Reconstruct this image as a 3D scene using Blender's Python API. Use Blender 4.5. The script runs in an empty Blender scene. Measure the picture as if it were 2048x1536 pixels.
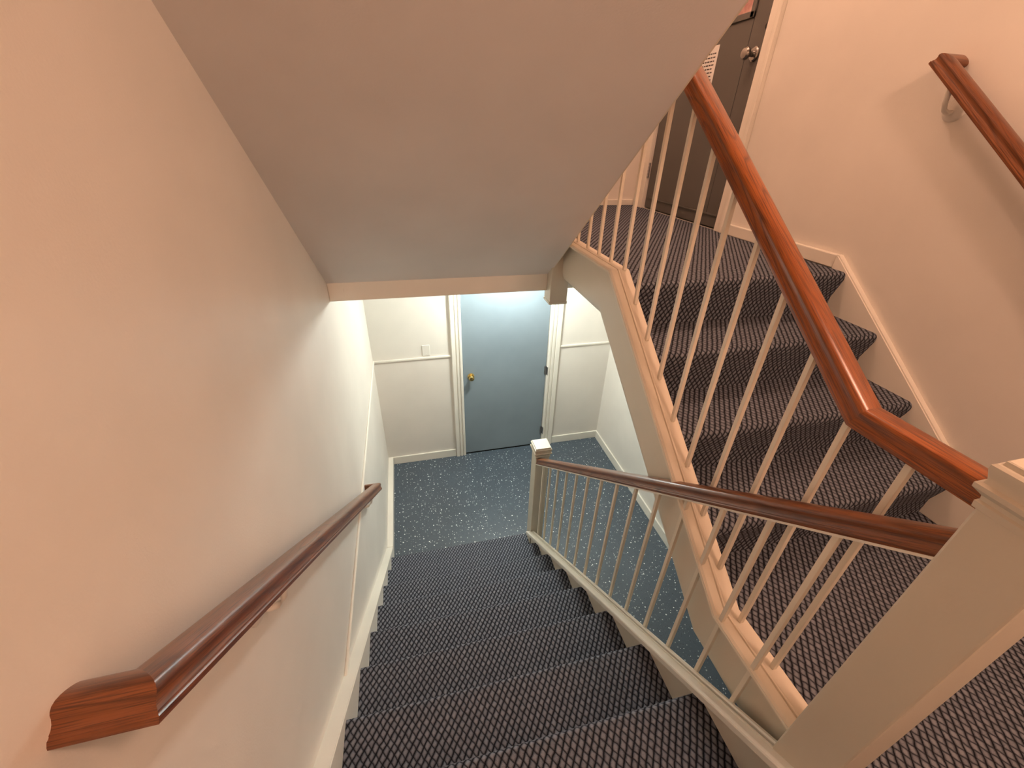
import bpy, bmesh, math, random
from mathutils import Vector, Matrix

random.seed(7)
scn = bpy.context.scene
COL = scn.collection

# ------------------------------------------------------------------ camera
F_PX = 833.45
YAW, PITCH, ROLL = 0.2538, -0.5401, -0.0313
CAM = Vector((0.3831, -0.196, 2.9561))
cam_data = bpy.data.cameras.new('camera')
cam_data.sensor_width = 36.0
cam_data.sensor_fit = 'HORIZONTAL'
cam_data.lens = F_PX * 36.0 / 2048.0
cam_data.clip_start = 0.02
cam_data.clip_end = 60
cam = bpy.data.objects.new('camera', cam_data)
COL.objects.link(cam)
fw = Vector((math.sin(YAW) * math.cos(PITCH), math.cos(YAW) * math.cos(PITCH), math.sin(PITCH)))
rt = Vector((math.cos(YAW), -math.sin(YAW), 0.0))
dn = fw.cross(rt)
rt2 = rt * math.cos(ROLL) + dn * math.sin(ROLL)
dn2 = -rt * math.sin(ROLL) + dn * math.cos(ROLL)
rot = Matrix((rt2, -dn2, -fw)).transposed()
cam.matrix_world = Matrix.Translation(CAM) @ rot.to_4x4()
scn.camera = cam

# ------------------------------------------------------------------ world, exposure, lamp settings
world = bpy.data.worlds.new('world')
scn.world = world
world.use_nodes = True
world.node_tree.nodes['Background'].inputs[0].default_value = (0.02, 0.018, 0.016, 1)
world.node_tree.nodes['Background'].inputs[1].default_value = 0.3
scn.view_settings.view_transform = 'Standard'
scn.view_settings.look = 'None'
scn.view_settings.exposure = 0.0
scn.view_settings.gamma = 1.0
scn.view_settings.use_curve_mapping = False

WARM = (1.0, 0.58, 0.40)
WARM_STRENGTH = 122.0
UPPER_STRENGTH = 175.0
UPPER_POS = (1.30, 2.00, 5.10)
COOL = (0.925, 0.98, 0.93)
COOL_STRENGTH = 198.0
WARM_POS = (1.42, -0.52, 4.10)
COOL_POS = (1.22, 2.78, 2.234)

# ------------------------------------------------------------------ dimensions
R = 0.19                      # riser
ZL = 9 * R                    # mid landing
ZU = 13 * R                   # upper landing
TA, YA1 = 0.2461, 1.9777      # lower flight tread, first nosing
TB, YB1 = 0.2384, 0.5132      # right flight tread, first nosing
XS, XA = 0.047, 1.11          # lower flight carpet edges
W = 2.29                      # right wall
YB = 3.256                    # back wall
YF = -1.25                    # front wall (behind the camera)
ZTOP = 5.1
YH = 1.894                    # header face below the upper landing
ZH = 2.234                    # basement ceiling
SS = 0.80                     # slope of the plaster soffit
NX0, NX1 = 1.102, 1.199       # newel width range
def noseA(y): return R + (YA1 - y) / TA * R

# ------------------------------------------------------------------ materials
def mat(name):
    m = bpy.data.materials.new(name); m.use_nodes = True
    nt = m.node_tree
    return m, nt, nt.nodes['Principled BSDF']
def N(nt, t, **kw):
    n = nt.nodes.new(t)
    for k, v in kw.items(): setattr(n, k, v)
    return n
def math_(nt, op, a, b=None, c=None, clamp=False):
    n = nt.nodes.new('ShaderNodeMath'); n.operation = op; n.use_clamp = clamp
    for i, v in enumerate((a, b, c)):
        if v is None: continue
        if isinstance(v, (int, float)): n.inputs[i].default_value = v
        else: nt.links.new(v, n.inputs[i])
    return n.outputs[0]
def ramp(nt, fac, stops):
    n = nt.nodes.new('ShaderNodeValToRGB')
    e = n.color_ramp.elements
    while len(e) < len(stops): e.new(0.5)
    for i, (p, c) in enumerate(stops):
        e[i].position = p; e[i].color = (*c, 1) if len(c) == 3 else c
    nt.links.new(fac, n.inputs[0])
    return n.outputs[0]
def mixc(nt, fac, a, b):
    n = nt.nodes.new('ShaderNodeMix'); n.data_type = 'RGBA'
    for s, v in (('Factor', fac), ('A', a), ('B', b)):
        sock = [i for i in n.inputs if i.name == s and (i.type == 'RGBA' if s != 'Factor' else i.type == 'VALUE')][0]
        if isinstance(v, (int, float)): sock.default_value = v
        elif isinstance(v, tuple): sock.default_value = (*v, 1)
        else: nt.links.new(v, sock)
    return [o for o in n.outputs if o.type == 'RGBA'][0]
def noise(nt, vec, scale, detail=2.0, rough=0.5):
    n = nt.nodes.new('ShaderNodeTexNoise')
    n.inputs['Scale'].default_value = scale; n.inputs['Detail'].default_value = detail
    n.inputs['Roughness'].default_value = rough
    if vec is not None: nt.links.new(vec, n.inputs['Vector'])
    return n.outputs['Fac']
def bump(nt, h, strength, dist, bsdf):
    n = nt.nodes.new('ShaderNodeBump')
    n.inputs['Strength'].default_value = strength; n.inputs['Distance'].default_value = dist
    nt.links.new(h, n.inputs['Height']); nt.links.new(n.outputs[0], bsdf.inputs['Normal'])

def paint(name, col, rough=0.5, bump_s=0.15, scale=160, var=0.03, marks=0.0):
    m, nt, b = mat(name)
    tc = N(nt, 'ShaderNodeTexCoord').outputs['Object']
    big = noise(nt, tc, 2.3, 3)
    dark = tuple(c * (1 - var * 2) for c in col); lite = tuple(min(1, c * (1 + var)) for c in col)
    c = ramp(nt, big, [(0.3, dark), (0.7, lite)])
    if marks:
        sp = noise(nt, tc, 9.0, 5, 0.7)
        k = math_(nt, 'MULTIPLY', math_(nt, 'GREATER_THAN', sp, 0.70), marks)
        c = mixc(nt, k, c, (0.30, 0.20, 0.13))
    nt.links.new(c, b.inputs['Base Color'])
    b.inputs['Roughness'].default_value = rough
    bump(nt, noise(nt, tc, scale, 2), bump_s, 0.001, b)
    return m

M = {}
M['wall'] = paint('wall_paint', (0.80, 0.755, 0.685), 0.42, 0.25, 220)
M['soffit'] = paint('soffit_paint', (0.80, 0.755, 0.72), 0.6, 0.2, 220)
M['trim'] = paint('trim_paint', (0.84, 0.80, 0.71), 0.36, 0.12, 60, marks=0.12)
M['stringer'] = paint('stringer_paint', (0.76, 0.69, 0.57), 0.40, 0.12, 60)  # cream lowered towards tan: dim bounce light put into the colour
M['newel'] = paint('newel_paint', (0.66, 0.60, 0.49), 0.38, 0.3, 130)  # cream darkened to tan, the shaded look painted into the colour
M['baluster'] = paint('baluster_paint', (0.83, 0.76, 0.63), 0.35, 0.1, 60)
M['plate'] = paint('plate_paint', (0.80, 0.76, 0.69), 0.35, 0.05, 60)
M['door_blue'] = paint('blue_grey_door_paint', (0.235, 0.290, 0.325), 0.42, 0.06, 90, 0.05)
M['door_brown'] = paint('dark_taupe_door_paint', (0.100, 0.095, 0.085), 0.42, 0.06, 90, 0.05)
M['dark'] = paint('dark_gap', (0.02, 0.018, 0.017), 0.8, 0.0, 60)
M['paper'] = paint('notice_paper', (0.82, 0.80, 0.77), 0.7, 0.0, 60)
M['ink'] = paint('notice_ink', (0.05, 0.045, 0.045), 0.7, 0.0, 60)

def metal(name, col, rough):
    m, nt, b = mat(name)
    tc = N(nt, 'ShaderNodeTexCoord').outputs['Object']
    c = ramp(nt, noise(nt, tc, 30, 2), [(0.3, tuple(x * 0.85 for x in col)), (0.7, col)])
    nt.links.new(c, b.inputs['Base Color'])
    b.inputs['Metallic'].default_value = 1.0; b.inputs['Roughness'].default_value = rough
    return m
M['brass'] = metal('polished_brass', (0.80, 0.58, 0.22), 0.22)
M['chrome'] = metal('satin_chrome', (0.42, 0.40, 0.38), 0.20)
M['hinge'] = metal('dull_steel', (0.45, 0.44, 0.43), 0.45)

def glass():
    m, nt, b = mat('wired_pane_reflection')
    b.inputs['Base Color'].default_value = (0.50, 0.27, 0.24, 1)
    tc = N(nt, 'ShaderNodeTexCoord').outputs['Object']
    c = ramp(nt, noise(nt, tc, 14, 3), [(0.35, (0.36, 0.16, 0.15)), (0.65, (0.60, 0.36, 0.31))])  # mottled reddish reflections painted into the pane's base colour
    nt.links.new(c, b.inputs['Base Color'])
    b.inputs['Roughness'].default_value = 0.08
    b.inputs['Coat Weight'].default_value = 0.6
    return m
M['glass'] = glass()

def carpet():
    m, nt, b = mat('loop_pile_carpet')
    uv = N(nt, 'ShaderNodeUVMap').outputs[0]
    wob = N(nt, 'ShaderNodeTexNoise'); wob.inputs['Scale'].default_value = 45; wob.inputs['Detail'].default_value = 1
    nt.links.new(uv, wob.inputs['Vector'])
    vm = N(nt, 'ShaderNodeVectorMath', operation='MULTIPLY_ADD')
    nt.links.new(wob.outputs['Color'], vm.inputs[0])
    vm.inputs[1].default_value = (0.006, 0.008, 0); nt.links.new(uv, vm.inputs[2])
    sep = N(nt, 'ShaderNodeSeparateXYZ'); nt.links.new(vm.outputs[0], sep.inputs[0])
    P, Q = 0.0222, 0.0310
    v = math_(nt, 'DIVIDE', sep.outputs[1], Q)
    u = math_(nt, 'DIVIDE', sep.outputs[0], P)
    p = math_(nt, 'ADD', u, v); q = math_(nt, 'SUBTRACT', u, v)
    def dome(t, width, power):
        d = math_(nt, 'ABSOLUTE', math_(nt, 'SUBTRACT', math_(nt, 'FRACT', t), 0.5))
        return math_(nt, 'SUBTRACT', 1.0, math_(nt, 'POWER', math_(nt, 'MULTIPLY', d, width), power), clamp=True)
    h = math_(nt, 'MULTIPLY', dome(q, 2.15, 3.0), dome(p, 1.98, 4.6))
    par = math_(nt, 'ADD', math_(nt, 'FLOOR', p), math_(nt, 'FLOOR', q))
    par = math_(nt, 'FRACT', math_(nt, 'MULTIPLY', par, 0.5))          # 0 or 0.5: high and low loop rows
    h = math_(nt, 'MULTIPLY', h, math_(nt, 'SUBTRACT', 1.0, math_(nt, 'MULTIPLY', par, 0.22)))
    tuft = noise(nt, uv, 420, 2, 0.7)
    h2 = math_(nt, 'ADD', h, math_(nt, 'MULTIPLY', math_(nt, 'SUBTRACT', tuft, 0.5), 0.55))
    c = ramp(nt, h2, [(0.0, (0.009, 0.010, 0.014)), (0.26, (0.050, 0.056, 0.070)), (0.65, (0.125, 0.136, 0.165)), (1.0, (0.240, 0.258, 0.300))])
    nt.links.new(c, b.inputs['Base Color'])
    b.inputs['Roughness'].default_value = 0.95
    b.inputs['Specular IOR Level'].default_value = 0.1
    bump(nt, h2, 0.9, 0.005, b)
    return m
M['carpet'] = carpet()

def wood(name, k, tint=(1, 1, 1)):
    m, nt, b = mat(name)
    uv = N(nt, 'ShaderNodeUVMap').outputs[0]
    mp = N(nt, 'ShaderNodeMapping'); nt.links.new(uv, mp.inputs[0]); mp.inputs['Scale'].default_value = (1.3, 15, 1)
    mp2 = N(nt, 'ShaderNodeMapping'); nt.links.new(uv, mp2.inputs[0]); mp2.inputs['Scale'].default_value = (12, 620, 1)
    mp3 = N(nt, 'ShaderNodeMapping'); nt.links.new(uv, mp3.inputs[0]); mp3.inputs['Scale'].default_value = (2.2, 34, 1)
    # cathedral figure: contour lines of a stretched noise field
    fld = noise(nt, mp.outputs[0], 1.0, 1.5, 0.4)
    con = math_(nt, 'FRACT', math_(nt, 'MULTIPLY', fld, 12.0))
    line = math_(nt, 'SUBTRACT', 1.0, math_(nt, 'MULTIPLY', math_(nt, 'ABSOLUTE', math_(nt, 'SUBTRACT', con, 0.5)), 6.0), clamp=True)
    line = math_(nt, 'MULTIPLY', line, math_(nt, 'MULTIPLY_ADD', noise(nt, mp3.outputs[0], 1.0, 2), 1.8, -0.15), clamp=True)
    pore = noise(nt, mp2.outputs[0], 1.0, 2, 0.6)
    col = lambda c: tuple(x * k * t for x, t in zip(c, tint))
    base = ramp(nt, noise(nt, mp3.outputs[0], 1.0, 2), [(0.3, col((0.30, 0.082, 0.018))), (0.7, col((0.44, 0.125, 0.024)))])
    c = mixc(nt, math_(nt, 'MULTIPLY', line, 0.85), base, col((0.115, 0.028, 0.008)))
    pm = math_(nt, 'MULTIPLY', math_(nt, 'SUBTRACT', 0.54, pore, clamp=True), 4.0, clamp=True)
    c = mixc(nt, pm, c, col((0.10, 0.026, 0.008)))
    nt.links.new(c, b.inputs['Base Color'])
    b.inputs['Roughness'].default_value = 0.30
    b.inputs['Coat Weight'].default_value = 0.2; b.inputs['Coat Roughness'].default_value = 0.18
    bump(nt, math_(nt, 'ADD', line, pore), -0.06, 0.001, b)
    return m
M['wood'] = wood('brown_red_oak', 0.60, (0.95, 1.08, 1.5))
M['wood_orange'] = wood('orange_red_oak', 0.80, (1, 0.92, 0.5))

def vinyl():
    m, nt, b = mat('speckled_vinyl_floor')
    tc = N(nt, 'ShaderNodeTexCoord').outputs['Object']
    def dots(scale, size, keep, seed):
        mp = N(nt, 'ShaderNodeMapping'); nt.links.new(tc, mp.inputs[0]); mp.inputs['Location'].default_value = (seed, seed * 1.7, 0)
        v = N(nt, 'ShaderNodeTexVoronoi', voronoi_dimensions='2D'); v.inputs['Scale'].default_value = scale
        nt.links.new(mp.outputs[0], v.inputs['Vector'])
        s = N(nt, 'ShaderNodeSeparateColor'); nt.links.new(v.outputs['Color'], s.inputs[0])
        on = math_(nt, 'LESS_THAN', s.outputs[0], keep)
        rad = math_(nt, 'MULTIPLY', s.outputs[1], size)
        return math_(nt, 'MULTIPLY', math_(nt, 'LESS_THAN', v.outputs['Distance'], rad), on), s.outputs[2]
    base = ramp(nt, noise(nt, tc, 3.0, 3), [(0.3, (0.058, 0.077, 0.098)), (0.7, (0.067, 0.090, 0.115))])
    gr, _ = dots(85, 0.34, 0.5, 3.1)
    c = mixc(nt, math_(nt, 'MULTIPLY', gr, 0.30), base, (0.13, 0.155, 0.175))
    bk, _ = dots(95, 0.32, 0.22, 9.7)
    c = mixc(nt, bk, c, (0.035, 0.040, 0.048))
    w1, br = dots(58, 0.27, 0.26, 5.3)
    c = mixc(nt, math_(nt, 'MULTIPLY', w1, math_(nt, 'MULTIPLY_ADD', br, 0.7, 0.25)), c, (0.75, 0.78, 0.78))
    w2, _ = dots(24, 0.13, 0.5, 1.3)
    c = mixc(nt, w2, c, (0.85, 0.87, 0.86))
    nt.links.new(c, b.inputs['Base Color'])
    b.inputs['Roughness'].default_value = 0.38
    bump(nt, noise(nt, tc, 60, 2), 0.06, 0.001, b)
    return m
M['vinyl'] = vinyl()

def emit(name, col, strength):
    m, nt, b = mat(name)
    b.inputs['Base Color'].default_value = (0.9, 0.9, 0.88, 1)
    b.inputs['Emission Color'].default_value = (*col, 1)
    b.inputs['Emission Strength'].default_value = strength
    return m
M['lamp_warm'] = emit('warm_lamp_diffuser', WARM, WARM_STRENGTH)
M['lamp_upper'] = emit('upper_lamp_diffuser', WARM, UPPER_STRENGTH)
M['lamp_cool'] = emit('cool_lamp_diffuser', COOL, COOL_STRENGTH)

# ------------------------------------------------------------------ helpers
def tag(o, label=None, cat=None, group=None, kind=None):
    if label: o['label'] = label
    if cat: o['category'] = cat
    if group: o['group'] = group
    if kind: o['kind'] = kind
    return o
def empty(name, loc, label, cat, group=None):
    o = bpy.data.objects.new(name, None); COL.objects.link(o)
    o.location = loc; o.empty_display_size = 0.1
    tag(o, label, cat, group)
    return o
def link(name, bm, m, parent=None, smooth=False, mats=None):
    bmesh.ops.recalc_face_normals(bm, faces=bm.faces[:])
    me = bpy.data.meshes.new(name)
    bm.to_mesh(me); bm.free()
    for mm in (mats or [m]): me.materials.append(mm)
    if smooth:
        for p in me.polygons: p.use_smooth = True
    o = bpy.data.objects.new(name, me); COL.objects.link(o)
    if parent:
        o.parent = parent
        # geometry is written in world coordinates: undo the parent chain's offset
        off = Vector((0, 0, 0)); q = parent
        while q: off = off + q.location; q = q.parent
        o.location = -off
    return o
def auto_smooth(o, deg=35):
    me = o.data
    for p in me.polygons: p.use_smooth = True
    bm = bmesh.new(); bm.from_mesh(me)
    for e in bm.edges:
        if len(e.link_faces) == 2 and e.calc_face_angle(0) > math.radians(deg): e.smooth = False
    bm.to_mesh(me); bm.free()
    return o
def box(bm, x0, x1, y0, y1, z0, z1, bev=0.0, mi=0):
    vs = [bm.verts.new((x, y, z)) for z in (z0, z1) for y in (y0, y1) for x in (x0, x1)]
    idx = [(0, 2, 3, 1), (4, 5, 7, 6), (0, 1, 5, 4), (2, 6, 7, 3), (0, 4, 6, 2), (1, 3, 7, 5)]
    fs = [bm.faces.new([vs[i] for i in f]) for f in idx]
    for f in fs: f.material_index = mi
    if bev:
        es = list({e for f in fs for e in f.edges})
        bmesh.ops.bevel(bm, geom=es, offset=bev, segments=2, affect='EDGES', profile=0.5)
    return fs
def prism_x(bm, poly, x0, x1, uvl=None, vlen=None):
    """polygon of (y, z) pushed along x; uv = (x, running length)"""
    a = [bm.verts.new((x0, y, z)) for y, z in poly]
    b = [bm.verts.new((x1, y, z)) for y, z in poly]
    n = len(poly)
    for i in range(n):
        j = (i + 1) % n
        f = bm.faces.new((a[i], a[j], b[j], b[i]))
        if uvl is not None:
            la, lb = vlen[i], vlen[i + 1] if i + 1 < len(vlen) else vlen[i]
            for lp, (u, v) in zip(f.loops, ((x0, la), (x0, lb), (x1, lb), (x1, la))): lp[uvl].uv = (u, v)
    for ring, x in ((a, x0), (b[::-1], x1)):
        f = bm.faces.new(ring)
        if uvl is not None:
            for lp in f.loops: lp[uvl].uv = (lp.vert.co.y, lp.vert.co.z)
def lathe(bm, prof, center, axis, seg=24):
    """prof: list of (along, radius) from center along axis"""
    ax = Vector(axis).normalized()
    s = ax.orthogonal().normalized(); t = ax.cross(s)
    rings = []
    for d, r in prof:
        c = Vector(center) + ax * d
        rings.append([bm.verts.new(c + (s * math.cos(2 * math.pi * k / seg) + t * math.sin(2 * math.pi * k / seg)) * max(r, 1e-4)) for k in range(seg)])
    for i in range(len(rings) - 1):
        for k in range(seg):
            bm.faces.new((rings[i][k], rings[i][(k + 1) % seg], rings[i + 1][(k + 1) % seg], rings[i + 1][k]))
    bm.faces.new(rings[0][::-1]); bm.faces.new(rings[-1])
def sweep(bm, path, prof, up_hint, with_uv=True):
    """closed profile (side, up) along a mitred path. up_hint: vector, or 'z' to keep sides level"""
    uvl = bm.loops.layers.uv.verify() if with_uv else None
    P = [Vector(p) for p in path]
    T = [(P[i + 1] - P[i]).normalized() for i in range(len(P) - 1)]
    per = [0.0]
    for i in range(len(prof)):
        a, b = prof[i], prof[(i + 1) % len(prof)]
        per.append(per[-1] + math.hypot(a[0] - b[0], a[1] - b[1]))
    du = 0.0
    n = len(prof)
    first = last = None
    for i in range(len(T)):
        t = T[i]
        up = Vector((0, 0, 1)) if up_hint == 'z' else Vector(up_hint)
        side = t.cross(up).normalized(); upv = side.cross(t).normalized()
        def ring(pt, nrm):
            out = []
            for s, u in prof:
                q = pt + side * s + upv * u
                out.append(q + t * ((pt - q).dot(nrm) / t.dot(nrm)))
            return out
        n0 = T[i] if i == 0 else (T[i - 1] + T[i]).normalized()
        n1 = T[i] if i == len(T) - 1 else (T[i] + T[i + 1]).normalized()
        r0 = [bm.verts.new(q) for q in ring(P[i], n0)]; r1 = [bm.verts.new(q) for q in ring(P[i + 1], n1)]
        for k in range(n):
            j = (k + 1) % n
            f = bm.faces.new((r0[k], r0[j], r1[j], r1[k]))
            if with_uv:
                for lp, (base, vv) in zip(f.loops, ((P[i], per[k]), (P[i], per[k + 1]), (P[i + 1], per[k + 1]), (P[i + 1], per[k]))):
                    lp[uvl].uv = (du + (lp.vert.co - P[i]).dot(t), vv + i * 0.37)
        if i == 0: first = r0
        if i == len(T) - 1: last = r1
        du += (P[i + 1] - P[i]).length + 0.31
    for rg in (first[::-1], last):
        f = bm.faces.new(rg)
        if with_uv:
            c = rg[0].co
            for lp in f.loops: lp[uvl].uv = ((lp.vert.co - c).length * 0.1, (lp.vert.co - c).length)

# =================================================================== the setting
# walls
bm = bmesh.new(); box(bm, -0.12, 0.0, YF - 0.12, YB + 0.12, -0.2, ZTOP)
link('wall_left', bm, M['wall']); tag(bpy.data.objects['wall_left'], 'cream painted wall left of the descending stair', 'wall', kind='structure')

D1x0, D1x1, D1z = 0.7958, 1.6237, 2.035          # basement door
bm = bmesh.new()
box(bm, 0, D1x0 - 0.004, YB, YB + 0.12, 0.0, ZTOP); box(bm, D1x1 + 0.004, W, YB, YB + 0.12, 0.0, ZTOP)
box(bm, D1x0 - 0.004, D1x1 + 0.004, YB, YB + 0.12, D1z + 0.004, ZTOP)
box(bm, D1x0 - 0.004, D1x1 + 0.004, YB + 0.06, YB + 0.12, 0.0, D1z + 0.004, mi=1)
o = link('wall_back', bm, None, mats=[M['wall'], M['dark']]); tag(o, 'cream wall with the blue grey door at the foot of the stair', 'wall', kind='structure')

D2y0, D2y1, D2z0, D2z1 = 2.1725, 3.0916, ZU + 0.006, 4.50   # upper door, in the right wall
bm = bmesh.new()
box(bm, W, W + 0.12, YF - 0.12, D2y0 - 0.003, 0, ZTOP); box(bm, W, W + 0.12, D2y1 + 0.003, YB + 0.12, 0, ZTOP)
box(bm, W, W + 0.12, D2y0 - 0.003, D2y1 + 0.003, 0, ZU); box(bm, W, W + 0.12, D2y0 - 0.003, D2y1 + 0.003, D2z1 + 0.003, ZTOP)
box(bm, W + 0.07, W + 0.12, D2y0 - 0.003, D2y1 + 0.003, ZU, D2z1 + 0.003, mi=1)
o = link('wall_right', bm, None, mats=[M['wall'], M['dark']]); tag(o, 'warm lit cream wall right of the rising stair', 'wall', kind='structure')

bm = bmesh.new(); box(bm, -0.12, W + 0.12, YF - 0.12, YF, -0.2, ZTOP)
o = link('wall_front', bm, M['wall']); tag(o, 'cream wall behind the mid landing', 'wall', kind='structure')
bm = bmesh.new(); box(bm, -0.12, W + 0.12, YF - 0.12, YB + 0.12, ZTOP, ZTOP + 0.1)
o = link('ceiling', bm, M['wall']); tag(o, 'cream ceiling at the top of the stairwell', 'ceiling', kind='structure')

# basement floor
bm = bmesh.new(); box(bm, 0, W, YF, YB, -0.2, 0.0)
o = link('floor', bm, M['vinyl']); tag(o, 'dark blue grey vinyl floor with white speckles at the stair foot', 'floor', kind='structure')

def carpet_top(bm, x0, x1, y0, y1, z):
    uvl = bm.loops.layers.uv.verify()
    f = bm.faces.new([bm.verts.new(p) for p in ((x0, y0, z), (x1, y0, z), (x1, y1, z), (x0, y1, z))])
    for lp in f.loops: lp[uvl].uv = (lp.vert.co.x, lp.vert.co.y)
    f.material_index = 1
OV = 0.03
yA9 = YA1 - 8 * TA                       # nosing of the mid landing
# mid landing
bm = bmesh.new(); bm.loops.layers.uv.verify()
yl = yA9 - OV - TA
box(bm, 0, 1.18, YF, yl, ZL - 0.22, ZL - 0.004); box(bm, 1.19, W, YF, 0.36, ZL - 0.10, ZL - 0.004); box(bm, 1.19, W, 0.36, YB1 + OV, ZL - 0.012, ZL - 0.004)
carpet_top(bm, 0, 1.18, YF, yl, ZL); carpet_top(bm, 1.18, W, YF, YB1 + OV, ZL)
carpet_top(bm, XA, 1.18, yl, -0.0, ZL)
o = link('floor_landing', bm, None, mats=[M['wall'], M['carpet']]); tag(o, 'mid landing floor covered in dark taupe loop carpet', 'floor', kind='structure')
# upper landing
bm = bmesh.new(); bm.loops.layers.uv.verify()
yB4 = YB1 + 3 * TB + OV + TB
box(bm, 0, 1.18, YH + 0.02, YB, ZH, ZU - 0.004); box(bm, 1.18, W, YH + 0.02, YB, ZH, ZU - 0.004)
box(bm, 1.19, W, 1.31, yB4, 2.318, 2.335); box(bm, 1.19, W, yB4, YH + 0.02, 2.318, ZU - 0.004)
carpet_top(bm, 0, 1.18, YH, YB, ZU); carpet_top(bm, 1.18, W, yB4, YB, ZU)
carpet_top(bm, 1.13, 1.18, YH + 0.03, YB, ZU)
o = link('floor_upper', bm, None, mats=[M['wall'], M['carpet']]); tag(o, 'upper landing floor covered in dark taupe loop carpet in front of the dark door', 'floor', kind='structure')
# ceiling slab of the storey above (carries the warm lamp)
bm = bmesh.new(); box(bm, 0, W, YF, -0.36, 4.16, 4.37)
o = link('ceiling_landing', bm, M['wall']); tag(o, 'underside of the landing above the viewer', 'ceiling', kind='structure')
# header under the upper landing
bm = bmesh.new(); box(bm, 0.0, NX0, YH, YH + 0.02, ZH, 2.47 - 0.004, 0.002)
o = link('trim_1', bm, M['trim']); tag(o, 'pale header board below the sloping soffit', 'trim', kind='structure')

# baseboards and rails on the basement walls
def board_run(name, segs, label, z1=0.0895, z0=0.0):
    bm = bmesh.new()
    for (x0, x1, y0, y1) in segs: box(bm, x0, x1, y0, y1, z0, z1, 0.003)
    o = link(name, bm, M['trim']); tag(o, label, 'baseboard', kind='structure'); return o
board_run('baseboard_back', [(0.048, 0.690, YB - 0.015, YB), (1.7455, W, YB - 0.015, YB)], 'cream baseboard either side of the blue grey door')
board_run('baseboard_right', [(W - 0.015, W, YF, YB - 0.016)], 'cream baseboard on the basement right wall')
board_run('baseboard_left', [(0.0, XS, 2.15, YB)], 'thick cream baseboard at the foot of the left wall')
bm = bmesh.new(); box(bm, 0.0, W - 0.02, YB - 0.015, YB, ZU, ZU + 0.043, 0.003)
o = link('baseboard_upper', bm, M['trim']); tag(o, 'low baseboard on the far wall of the upper landing', 'baseboard', kind='structure')
bm = bmesh.new(); box(bm, W - 0.022, W, 1.312, 2.0705, ZU, ZU + 0.0595, 0.004)
o = link('baseboard_side', bm, M['trim']); tag(o, 'scuffed baseboard on the upper landing right wall', 'baseboard', kind='structure')
bm = bmesh.new(); box(bm, W - 0.022, W, YF, 0.275, ZL, ZL + 0.06, 0.004)
o = link('baseboard_landing', bm, M['trim']); tag(o, 'baseboard on the mid landing right wall', 'baseboard', kind='structure')
def trim(name, x0, x1, y0, y1, z0, z1, label):
    bm = bmesh.new(); box(bm, x0, x1, y0, y1, z0, z1, 0.004)
    o = link(name, bm, M['trim']); tag(o, label, 'trim', kind='structure')
trim('trim_2', 0.0, 0.690, YB - 0.012, YB, 1.180, 1.200, 'narrow chair rail on the back wall left of the blue grey door')
trim('trim_3', 1.7455, W, YB - 0.012, YB, 1.185, 1.205, 'narrow chair rail on the back wall right of the blue grey door')
trim('trim_4', 0.0, 0.012, 0.690, YB, 1.180, 1.202, 'narrow chair rail along the left wall')

# ------------------------------------------------------------------ basement door
bm = bmesh.new(); box(bm, D1x0, D1x1, YB + 0.006, YB + 0.046, 0.010, D1z, 0.002)
d1 = link('door_1', bm, M['door_blue']); tag(d1, 'plain blue grey flush door at the foot of the stair', 'door', kind='structure')
def casing_prof(w, t=0.025):
    # fluted casing: (across, out)
    return [(0, 0), (0, t * 0.75), (0.008, t), (w * 0.22, t), (w * 0.25, t * 0.6), (w * 0.31, t * 0.6), (w * 0.34, t * 0.95), (w * 0.52, t * 0.95), (w * 0.55, t * 0.6), (w * 0.61, t * 0.6), (w * 0.64, t), (w - 0.006, t * 1.1), (w, t * 0.9), (w, 0)]
def casing_vert_back(bm, xin, xout, z0, z1):
    s = 1 if xout > xin else -1
    w = abs(xout - xin)
    pr = casing_prof(w)
    a = [bm.verts.new((xin + s * p, YB - q, z0)) for p, q in pr]; b = [bm.verts.new((xin + s * p, YB - q, z1)) for p, q in pr]
    for i in range(len(pr)):
        j = (i + 1) % len(pr); bm.faces.new((a[i], a[j], b[j], b[i]))
    bm.faces.new(a); bm.faces.new(b[::-1])
bm = bmesh.new()
casing_vert_back(bm, D1x0 - 0.004, 0.6921, 0.0, 2.135); casing_vert_back(bm, D1x1 + 0.004, 1.7437, 0.0, 2.135)
box(bm, 0.6921, 1.7437, YB - 0.025, YB, D1z + 0.004, 2.135, 0.003)
link('door_casing', bm, M['trim'], d1)
bm = bmesh.new()
kc = (0.869, YB + 0.006, 0.949)
lathe(bm, [(0, 0.033), (0.006, 0.033), (0.010, 0.028), (0.012, 0.013), (0.028, 0.012), (0.034, 0.020), (0.042, 0.0265), (0.052, 0.027), (0.060, 0.022), (0.064, 0.012), (0.065, 0.004)], kc, (0, -1, 0))
auto_smooth(link('door_knob', bm, M['brass'], d1)); tag(bpy.data.objects['door_knob'], 'round brass knob')
for z in (0.20, 0.94, 1.76):
    bm = bmesh.new(); lathe(bm, [(-0.046, 0.006), (0.046, 0.006)], (D1x1 + 0.002, YB - 0.004, z), (0, 0, 1), 10)
    box(bm, D1x1 - 0.016, D1x1 + 0.001, YB - 0.0005, YB + 0.0065, z - 0.044, z + 0.044); box(bm, D1x1 + 0.004, D1x1 + 0.012, YB - 0.0275, YB - 0.001, z - 0.044, z + 0.044)
    link('hinge', bm, M['hinge'], d1)

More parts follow.
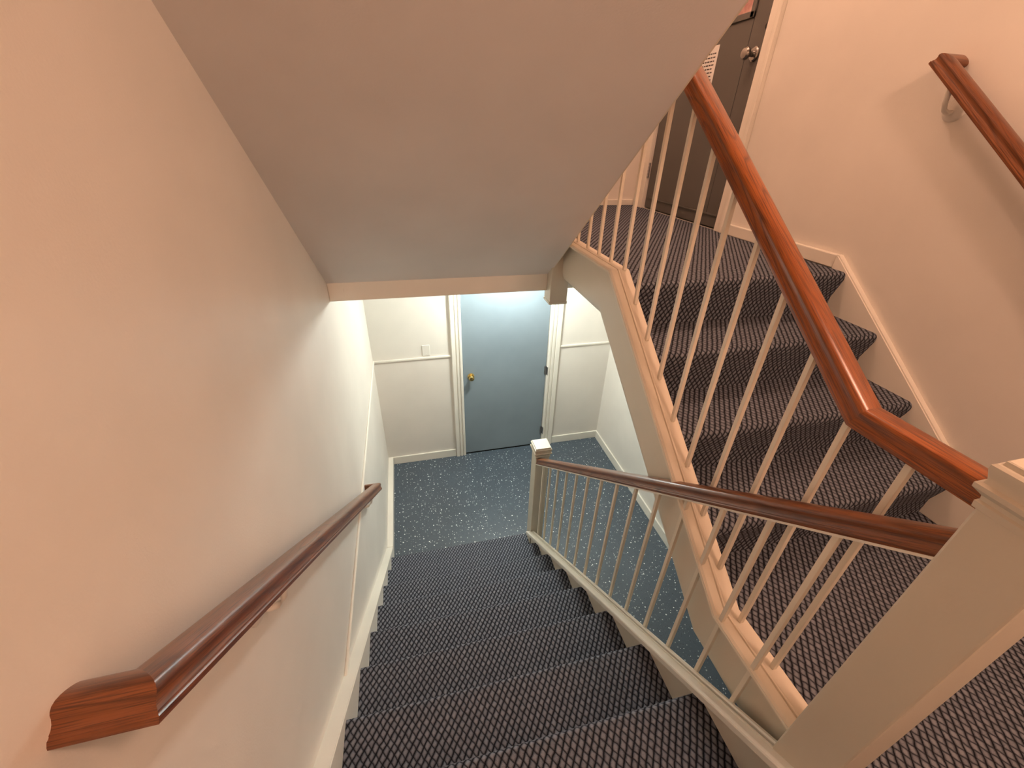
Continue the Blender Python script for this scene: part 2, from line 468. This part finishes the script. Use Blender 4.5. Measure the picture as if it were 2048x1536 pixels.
# ------------------------------------------------------------------ upper door (in the right wall)
xd = W + 0.006
bm = bmesh.new(); box(bm, xd + 0.004, xd + 0.044, D2y0 + 0.013, D2y1, D2z0 + 0.006, D2z1, 0.002)
d2 = link('door_2', bm, M['door_brown']); tag(d2, 'dark taupe door with a small window on the upper landing', 'door', kind='structure')
bm = bmesh.new(); box(bm, xd - 0.001, xd + 0.004, D2y0 + 0.012, D2y1 - 0.012, D2z0 + 0.004, 2.545, 0.002)
link('kick_plate', bm, M['door_brown'], d2)
bm = bmesh.new(); box(bm, xd - 0.009, xd + 0.004, D2y0 + 0.02, D2y1 - 0.03, 2.545, 2.556, 0.003)
link('plate_edge', bm, M['door_brown'], d2)
bm = bmesh.new(); box(bm, xd, xd + 0.0045, D2y0 + 0.013, 2.309, 2.556, D2z1 - 0.002, 0.0015)
link('door_stile', bm, M['door_brown'], d2)
bm = bmesh.new(); box(bm, xd, xd + 0.0045, 2.3135, D2y1 - 0.012, 2.556, 3.516, 0.0015)
link('door_panel', bm, M['door_brown'], d2)
bm = bmesh.new(); box(bm, xd + 0.0035, xd + 0.0046, 2.3088, 2.3137, 2.556, 3.516)
link('panel_groove', bm, M['dark'], d2)
wz0, wz1, wy0, wy1 = 3.520, 4.20, 2.312, 2.95
bm = bmesh.new()
for (a, b_, c, d_) in ((wy0, wy1, wz0, wz0 + 0.03), (wy0, wy1, wz1 - 0.03, wz1), (wy0, wy0 + 0.03, wz0, wz1), (wy1 - 0.03, wy1, wz0, wz1)):
    box(bm, xd - 0.010, xd + 0.004, a, b_, c, d_, 0.004)
wf = link('window_frame', bm, M['door_brown'], d2)
bm = bmesh.new(); box(bm, xd - 0.002, xd + 0.0035, wy0 + 0.028, wy1 - 0.028, wz0 + 0.028, wz1 - 0.028)
link('window_pane', bm, M['glass'], wf); tag(bpy.data.objects['window_pane'], 'glass pane with painted pinkish reflections')
bm = bmesh.new()
kc = (xd, 2.238, 3.357)
lathe(bm, [(0, 0.034), (0.007, 0.034), (0.012, 0.028), (0.013, 0.014), (0.034, 0.013), (0.040, 0.022), (0.050, 0.029), (0.060, 0.0295), (0.069, 0.023), (0.073, 0.010), (0.074, 0.003)], kc, (-1, 0, 0))
auto_smooth(link('door_knob', bm, M['chrome'], d2)); tag(bpy.data.objects['door_knob.001'], 'round polished steel knob')
bm = bmesh.new(); box(bm, xd - 0.004, xd + 0.004, D2y0 - 0.002, D2y0 + 0.022, 3.435, 3.495, 0.002); lathe(bm, [(0, 0.012), (0.012, 0.012), (0.014, 0.008)], (xd, D2y0 + 0.014, 3.465), (-1, 0, 0), 12)
link('latch_plate', bm, M['dark'], d2)
for z in (2.74, 4.2):
    bm = bmesh.new()
    for k in range(5): lathe(bm, [(-0.010, 0.0065), (0.010, 0.0065)], (W - 0.008, D2y1 + 0.002, z - 0.044 + k * 0.022), (0, 0, 1), 10)
    box(bm, W - 0.004, W + 0.003, D2y1 - 0.001, D2y1 + 0.004, z - 0.052, z + 0.052)
    link('hinge', bm, M['hinge'], d2)
bm = bmesh.new()
def casing_side(bm, y0, y1, z0, z1):
    box(bm, W - 0.020, W, y0, y1, z0, z1, 0.003)
    s = 1 if y0 > D2y1 else -1
    e0, e1 = (y1 - 0.022, y1) if s > 0 else (y0, y0 + 0.022)
    box(bm, W - 0.030, W - 0.018, e0, e1, z0, z1, 0.004)
casing_side(bm, 2.0905, D2y0 - 0.004, ZU, 4.6); casing_side(bm, D2y1 + 0.004, 3.186, ZU, 4.6)
box(bm, W - 0.020, W, D2y0 - 0.08, D2y1 + 0.095, D2z1 + 0.004, 4.6, 0.003)
link('door_casing', bm, M['trim'], d2)
bm = bmesh.new(); box(bm, W + 0.012, W + 0.03, D2y0 - 0.003, D2y0 + 0.012, ZU, D2z1)
link('door_gap', bm, M['dark'], d2)

# notice taped to the upper door
bm = bmesh.new(); box(bm, xd - 0.0025, xd - 0.0002, 2.556, 2.772, 3.225, 3.440)
pn = link('paper_notice', bm, M['paper']); tag(pn, 'white paper notice with lines of print taped to the dark upper door', 'notice')
bm = bmesh.new()
rr = random.Random(3)
z = 3.405
while z > 3.25:
    y = 2.742
    while y > 2.58:
        w_ = rr.uniform(0.010, 0.026)
        box(bm, xd - 0.0032, xd - 0.0024, max(y - w_, 2.572), y, z - 0.0065, z)
        y -= w_ + 0.006
    z -= 0.0185
link('print', bm, M['ink'], pn)

# painted-over cover plate on the back wall
bm = bmesh.new(); box(bm, 0.434, 0.503, YB - 0.006, YB, 1.212, 1.318, 0.003)
sp = link('switch_plate', bm, M['plate']); tag(sp, 'painted over blank switch plate above the chair rail on the back wall', 'switch plate')
for zz in (1.232, 1.298):
    bm = bmesh.new(); lathe(bm, [(0, 0.0035), (0.0012, 0.0035)], (0.4685, YB - 0.006, zz), (0, -1, 0), 10)
    link('screw', bm, M['plate'], sp)

# =================================================================== stairs
def step_profile(run, rise, ov=OV, rad=0.020):
    """(s, h): s grows in the climbing direction, nosing front at s=0, tread at h=0"""
    pts = [(ov, -rise), (ov - 0.002, -rise * 0.62), (0.006, -0.050), (0.001, -0.032), (0.0, -0.022)]
    for k in range(1, 6):
        a = math.pi - k * math.pi / 2 / 5
        pts.append((rad + rad * math.cos(a), -rad + rad * math.sin(a)))
    pts += [(run + ov, 0.0), (run + ov, -0.02), (ov + 0.02, -rise)]
    return pts
def make_step(parent, x0, x1, ynose, ztop, run, dirn, base_v):
    bm = bmesh.new(); uvl = bm.loops.layers.uv.verify()
    pr = step_profile(run, R)
    poly = [(ynose + dirn * s, ztop + h) for s, h in pr]
    L = [0.0]
    for i in range(len(pr)): 
        a, b = pr[i], pr[(i + 1) % len(pr)]; L.append(L[-1] + math.hypot(a[0] - b[0], a[1] - b[1]))
    end = L[len(pr) - 3]
    sg = 1 if dirn > 0 else -1
    vl = [base_v + sg * (l - end) for l in L]
    prism_x(bm, poly, x0, x1, uvl, vl)
    return auto_smooth(link('step', bm, M['carpet'], parent), 40)

# ---- lower flight, going down to the basement
sa = empty('staircase', (0.58, 1.0, 0.0), 'dark carpeted stair going down to the blue grey basement door', 'staircase')
for k in range(1, 10):
    yn = YA1 - (k - 1) * TA
    make_step(sa, XS, XA, yn, k * R, TA, -1, yn - OV - TA)
# wall skirt
def zsk(y): return 1.4282 + (0.3965 - y) * 0.765
ysk = 0.3965 + (1.4282 - 0.0895) / 0.765
bm = bmesh.new()
ylnd = 0.3965 - (ZL + 0.09 - 1.4282) / 0.765
prism_x(bm, [(ysk, 0.0), (ysk, 0.0895), (ylnd, ZL + 0.09), (YF, ZL + 0.09), (YF, ZL - 0.2), (0.3, 0.6), (0.9, 0.0)], 0.0, XS)
bmesh.ops.bevel(bm, geom=[e for e in bm.edges if all(abs(v.co.x - XS) < 1e-5 for v in e.verts)], offset=0.003, segments=2, affect='EDGES')
link('skirt_board', bm, M['trim'], sa)
# outer stringer and its cap
bm = bmesh.new()
yt, yb = -0.05, 1.865
prism_x(bm, [(yb, 0.0), (yb, noseA(yb) + 0.03), (yt, noseA(yt) + 0.03), (yt, noseA(yt) - 0.30), (1.55, 0.14), (1.72, 0.0)], XA, 1.145)
st = link('stringer', bm, M['stringer'], sa)
cap = [(-0.018, 0.0), (-0.018, 0.016), (-0.015, 0.023), (-0.008, 0.024), (-0.004, 0.021), (-0.003, 0.010), (0.002, 0.010), (0.003, 0.021), (0.007, 0.021), (0.008, 0.018), (0.026, 0.018), (0.027, 0.022), (0.036, 0.021), (0.038, 0.017), (0.038, 0.0)]
bm = bmesh.new()
sweep(bm, [(XA, yb + 0.01, noseA(yb + 0.01) + 0.029), (XA, -0.052, noseA(-0.052) + 0.029)], cap, 'z')
link('stringer_cap', bm, M['trim'], st)

# ---- right flight, up to the landing with the dark door
sb = empty('staircase', (1.7, 0.9, ZL), 'dark carpeted stair going up on the right to the dark taupe door', 'staircase')
for j in range(4):
    yn = YB1 + j * TB
    make_step(sb, 1.199, W - 0.028, yn, ZL + (j + 1) * R, TB, 1, yn + OV + TB)
bm = bmesh.new()
def zkb(y): return 2.530 + (y - 1.30) * 0.757
yk = 1.30 - (2.530 - (ZL + 0.06)) / 0.757
prism_x(bm, [(yk, ZL), (yk, ZL + 0.06), (1.30, 2.5295), (1.311, 2.5295), (1.311, 2.33), (0.75, ZL)], W - 0.028, W)
bmesh.ops.bevel(bm, geom=[e for e in bm.edges if all(abs(v.co.x - W + 0.028) < 1e-5 for v in e.verts)], offset=0.005, segments=2, affect='EDGES')
link('skirt_board', bm, M['trim'], sb)
# stringer of the right flight
SBX0, SBX1 = 1.160, 1.200
KL, KU, ZCL, ZCU, YUN = 0.310, 1.235, 1.822, 2.530, 1.830
top = [(0.02, ZCL - 0.004), (KL, ZCL - 0.004), (KU, ZCU - 0.004), (YUN + 0.01, ZCU - 0.004)]
low = [(0.02, 1.567), (0.385, 1.575), (1.365, 2.300), (YUN + 0.01, 2.306)]
bm = bmesh.new()
RX, RZ, NR = 0.024, 0.062, 8
def low_ring(k):
    a = k * math.pi / 2 / NR
    return [bm.verts.new((SBX0 + RX * (1 - math.cos(a)), y, z + RZ * (1 - math.sin(a)))) for y, z in low]
rings = [low_ring(k) for k in range(NR + 1)]
rings.append([bm.verts.new((SBX1, y, z)) for y, z in low])
to = [bm.verts.new((SBX0, y, z)) for y, z in top]; ti = [bm.verts.new((SBX1, y, z)) for y, z in top]
for i in range(3):
    for k in range(len(rings) - 1): bm.faces.new((rings[k][i], rings[k][i + 1], rings[k + 1][i + 1], rings[k + 1][i]))
    bm.faces.new((to[i], to[i + 1], rings[0][i + 1], rings[0][i])); bm.faces.new((ti[i], ti[i + 1], rings[-1][i + 1], rings[-1][i]))
    bm.faces.new((to[i], to[i + 1], ti[i + 1], ti[i]))
for e in (0, 3): bm.faces.new([to[e]] + [r[e] for r in rings] + [ti[e]])
stb = auto_smooth(link('stringer', bm, M['stringer'], sb), 40)
capb = [(-0.001, -0.002), (-0.001, 0.001), (0.002, 0.0035), (0.006, 0.0035), (0.0075, -0.001), (0.0105, -0.001), (0.012, 0.004), (0.028, 0.004), (0.034, 0.0025), (0.039, -0.0015), (0.042, -0.008), (0.042, -0.012), (0.0405, -0.012), (0.0405, -0.002)]
bm = bmesh.new()
sweep(bm, [(SBX0, YUN + 0.01, ZCU - 0.004), (SBX0, KU, ZCU - 0.004), (SBX0, KL, ZCL - 0.004), (SBX0, 0.03, ZCL - 0.004)], capb, 'z')
auto_smooth(link('stringer_cap', bm, M['baluster'], stb), 24)
bm = bmesh.new()
prism_x(bm, [(0.42, 1.612), (1.27, 2.268), (1.27, 2.260), (0.42, 1.604)], SBX1, W - 0.03)
link('soffit', bm, M['soffit'], sb)

# ---- upper flight, seen only as the sloping soffit on the left
sc_ = empty('staircase', (0.55, YH, ZU), 'upper stair flight seen from below as the big sloping plaster soffit', 'staircase')
XC1 = 1.115
def zso(y): return 2.324 + SS * (YH - y)
ytop = -0.40
bm = bmesh.new()
prism_x(bm, [(YH, zso(YH)), (ytop, zso(ytop)), (ytop, zso(ytop) + 0.02), (YH, zso(YH) + 0.02)], 0.0, XC1 - 0.005)
link('soffit', bm, M['soffit'], sc_)
bm = bmesh.new()
prism_x(bm, [(YH, zso(YH)), (ytop, zso(ytop)), (ytop, zso(ytop) + 0.34), (1.81, zso(1.81) + 0.34), (1.81, ZU), (YH, ZU)], XC1 - 0.005, XC1)
link('stringer', bm, M['stringer'], sc_)
bm = bmesh.new()
pts = []
y, z = 1.80, ZU
for k in range(9):
    pts += [(y, z), (y, z + R)]; y -= TB; z += R
pts += [(y, z), (y, zso(y) + 0.025), (1.80, zso(1.80) + 0.025)]
prism_x(bm, pts, 0.0, XC1 - 0.006)
link('steps', bm, M['wall'], sc_)

# =================================================================== handrails
half = [(0.0220, 0.0), (0.0270, 0.0015), (0.0280, 0.004), (0.0280, 0.0095), (0.0262, 0.0110), (0.0256, 0.0125), (0.0258, 0.0140), (0.0236, 0.0170), (0.0226, 0.0220), (0.0232, 0.0275), (0.0246, 0.0315), (0.0246, 0.0345), (0.0228, 0.0388), (0.0185, 0.0420), (0.0125, 0.0440), (0.0065, 0.0449)]
RAIL = half + [(0.0, 0.0452)] + [(-x, z) for x, z in half[::-1]]
BAL = 0.0060
def baluster(parent, x, y, z0, z1):
    bm = bmesh.new(); box(bm, x - BAL, x + BAL, y - BAL, y + BAL, z0, z1, 0.0010)
    return link('baluster', bm, M['baluster'], parent)

# lower railing
XRA = 1.130
ra = empty('stair_railing', (XRA, 1.0, 0.9), 'lower stair railing with brown oak rail and fourteen white square balusters', 'railing')
def zra(y): return 1.0238 + (1.8516 - y) * 0.7765
RAIL_A = [(x * 0.9, z * 0.92) for x, z in RAIL]
bm = bmesh.new(); sweep(bm, [(XRA, 1.885, zra(1.885)), (XRA, 0.02, zra(0.02))], RAIL_A, 'z')
auto_smooth(link('handrail', bm, M['wood'], ra), 40); tag(bpy.data.objects['handrail'], 'varnished brown oak rail')
bm = bmesh.new(); sweep(bm, [(XRA, 1.885, zra(1.885) - 0.0045), (XRA, 0.02, zra(0.02) - 0.0045)], [(-0.0250, 0), (0.0250, 0), (0.0254, 0.005), (-0.0254, 0.005)], 'z')
link('rail_fillet', bm, M['trim'], ra)
for i in range(14):
    y = 1.775 - 0.1234 * i
    baluster(ra, XRA, y, noseA(y) + 0.042, zra(y) + 0.004)

# right railing
XRB = 1.180
rb = empty('stair_railing', (XRB, 0.9, 1.9), 'right stair railing with bright orange oak rail bent level at its foot', 'railing')
ZRL, RKL, RKU = 2.5036, 0.268, 1.235
ZRU = ZRL + 0.742 * (RKU - RKL)
def zrb(y):
    if y < RKL: return ZRL
    if y > RKU: return ZRU
    return ZRL + 0.742 * (y - RKL)
bm = bmesh.new(); sweep(bm, [(XRB, 0.02, ZRL), (XRB, RKL, ZRL), (XRB, RKU, ZRU), (XRB, YUN + 0.02, ZRU)], RAIL, 'z')
o = auto_smooth(link('handrail', bm, M['wood_orange'], rb), 40); tag(o, 'bright orange oak rail')
def zcb(y):
    if y < KL: return ZCL
    if y > KU: return ZCU
    return ZCL + (ZCU - ZCL) * (y - KL) / (KU - KL)
for i in range(-4, 10):
    y = 1.2344 - 0.1192 * i
    baluster(rb, XRB, y, zcb(y) - 0.004, zrb(y) + 0.004)

# newel posts: post + moulded cap
def newel(x0, y0, s, zb, zt, label, bottom_cap=False):
    c = (x0 + s / 2, y0 + s / 2)
    root = empty('newel_post', (c[0], c[1], zb), label, 'newel post', 'painted newel posts')
    bm = bmesh.new(); box(bm, x0, x0 + s, y0, y0 + s, zb, zt - 0.055, 0.004)
    link('post', bm, M['newel'], root)
    h = s / 2
    # (overhang, height below top)
    pr = [(0.000, -0.082), (0.003, -0.080), (0.004, -0.070), (0.001, -0.067), (0.002, -0.060), (0.008, -0.054), (0.012, -0.050), (0.0125, -0.043), (0.007, -0.040), (0.006, -0.034), (0.008, -0.027), (0.0105, -0.018), (0.0105, -0.012), (0.0075, -0.0085), (0.004, -0.008), (0.0035, -0.0015), (0.002, 0.0)]
    bm = bmesh.new(); rings = []
    for ov, dz in pr:
        r_ = h + ov
        rings.append([bm.verts.new((c[0] + sx * r_, c[1] + sy * r_, zt + dz)) for sx, sy in ((-1, -1), (1, -1), (1, 1), (-1, 1))])
    for i in range(len(rings) - 1):
        for k in range(4): bm.faces.new((rings[i][k], rings[i][(k + 1) % 4], rings[i + 1][(k + 1) % 4], rings[i + 1][k]))
    bm.faces.new(rings[0][::-1]); bm.faces.new(rings[-1])
    auto_smooth(link('cap', bm, M['newel'], root), 32)
    if bottom_cap:
        bm = bmesh.new(); box(bm, x0 - 0.003, x0 + s + 0.003, y0 - 0.003, y0 + s + 0.003, zb - 0.012, zb + 0.004, 0.004)
        link('drop_cap', bm, M['newel'], root)
    return root
NS = NX1 - NX0
newel(NX0, 1.863, NS, 0.0, 1.150, 'slim white newel post standing at the foot of the lower railing')
newel(NX0, -0.0545, NS, ZL - 0.01, 2.618, 'large cream newel post nearest the viewer where both railings meet')
newel(NX0, YUN, NS, 2.186, 3.62, 'cream newel post whose drop end hangs below the upper landing header', True)

# wall handrails with mitred returns and brackets
def wall_rail(name_label, wx, sgn, p1, p2, br):
    """p1 upper, p2 lower centre points (y, z) of the rail's underside; sgn = direction from wall into the room"""
    xc = wx + sgn * 0.066
    root = empty('wall_handrail', (xc, (p1[0] + p2[0]) / 2, (p1[1] + p2[1]) / 2), name_label, 'handrail')
    t = Vector((0, p2[0] - p1[0], p2[1] - p1[1])).normalized()
    up = Vector((0, -t.z, t.y)) if t.y > 0 else Vector((0, t.z, -t.y))
    if up.z < 0: up = -up
    bm = bmesh.new()
    sweep(bm, [(wx, p1[0], p1[1]), (xc, p1[0], p1[1]), (xc, p2[0], p2[1]), (wx, p2[0], p2[1])], RAIL, up)
    auto_smooth(link('handrail', bm, M['wood'], root), 40)
    for yb_ in br:
        f = (yb_ - p1[0]) / (p2[0] - p1[0]); zb_ = p1[1] + f * (p2[1] - p1[1])
        bm = bmesh.new()
        zc = zb_ - 0.062
        lathe(bm, [(0, 0.036), (0.004, 0.036), (0.009, 0.031), (0.012, 0.018), (0.016, 0.012)], (wx, yb_, zc), (sgn, 0, 0), 24)
        # curved arm
        prev = None; seg = 12
        ctr = [(0.010, -0.004), (0.030, -0.010), (0.050, -0.002), (0.062, 0.020), (0.066, 0.048), (0.066, 0.060)]
        for dx, dz in ctr:
            ring = [bm.verts.new((wx + sgn * dx + 0.0075 * math.cos(a) * (0.2 if dz < 0.01 else 1), yb_ + 0.0085 * math.sin(a), zc + dz + 0.0075 * math.cos(a) * (1 if dz < 0.01 else 0.15))) for a in [2 * math.pi * k / seg for k in range(seg)]]
            if prev:
                for k in range(seg): bm.faces.new((prev[k], prev[(k + 1) % seg], ring[(k + 1) % seg], ring[k]))
            else: bm.faces.new(ring[::-1])
            prev = ring
        bm.faces.new(prev)
        auto_smooth(link('bracket', bm, M['plate'], root), 50); 
    return root
wall_rail('long brown oak wall handrail with mitred ends on the left wall', 0.0, 1, (0.084, 2.417), (1.775, 1.0735), (0.42, 1.55))
wall_rail('dark oak wall handrail casting a shadow on the right wall', W, -1, (1.197, 3.184), (0.17, 2.384), (1.128, 0.35))

# =================================================================== lamps (out of the picture)
def ceiling_lamp(pos, m, label, rad=0.10, squash=1.0):
    root = empty('ceiling_light', pos, label, 'ceiling light')
    bm = bmesh.new(); lathe(bm, [(0, rad * 0.8), (0.015, rad * 0.8), (0.022, rad * 0.7)], pos, (0, 0, -1), 32)
    auto_smooth(link('base', bm, M['plate'], root))
    bm = bmesh.new(); n = 14; cz = 0.018 + rad * squash
    lathe(bm, [(cz - rad * squash * math.cos(a), rad * math.sin(a)) for a in [0.45 + k * (math.pi - 0.45) / n for k in range(n + 1)]], pos, (0, 0, -1), 32)
    auto_smooth(link('diffuser', bm, m, root))
ceiling_lamp((WARM_POS[0], WARM_POS[1], 4.16), M['lamp_warm'], 'warm globe ceiling light over the mid landing')
ceiling_lamp(COOL_POS, M['lamp_cool'], 'cool white globe ceiling light before the blue grey door', 0.10, 0.8)
ceiling_lamp(UPPER_POS, M['lamp_upper'], 'warm globe ceiling light high above the upper landing')
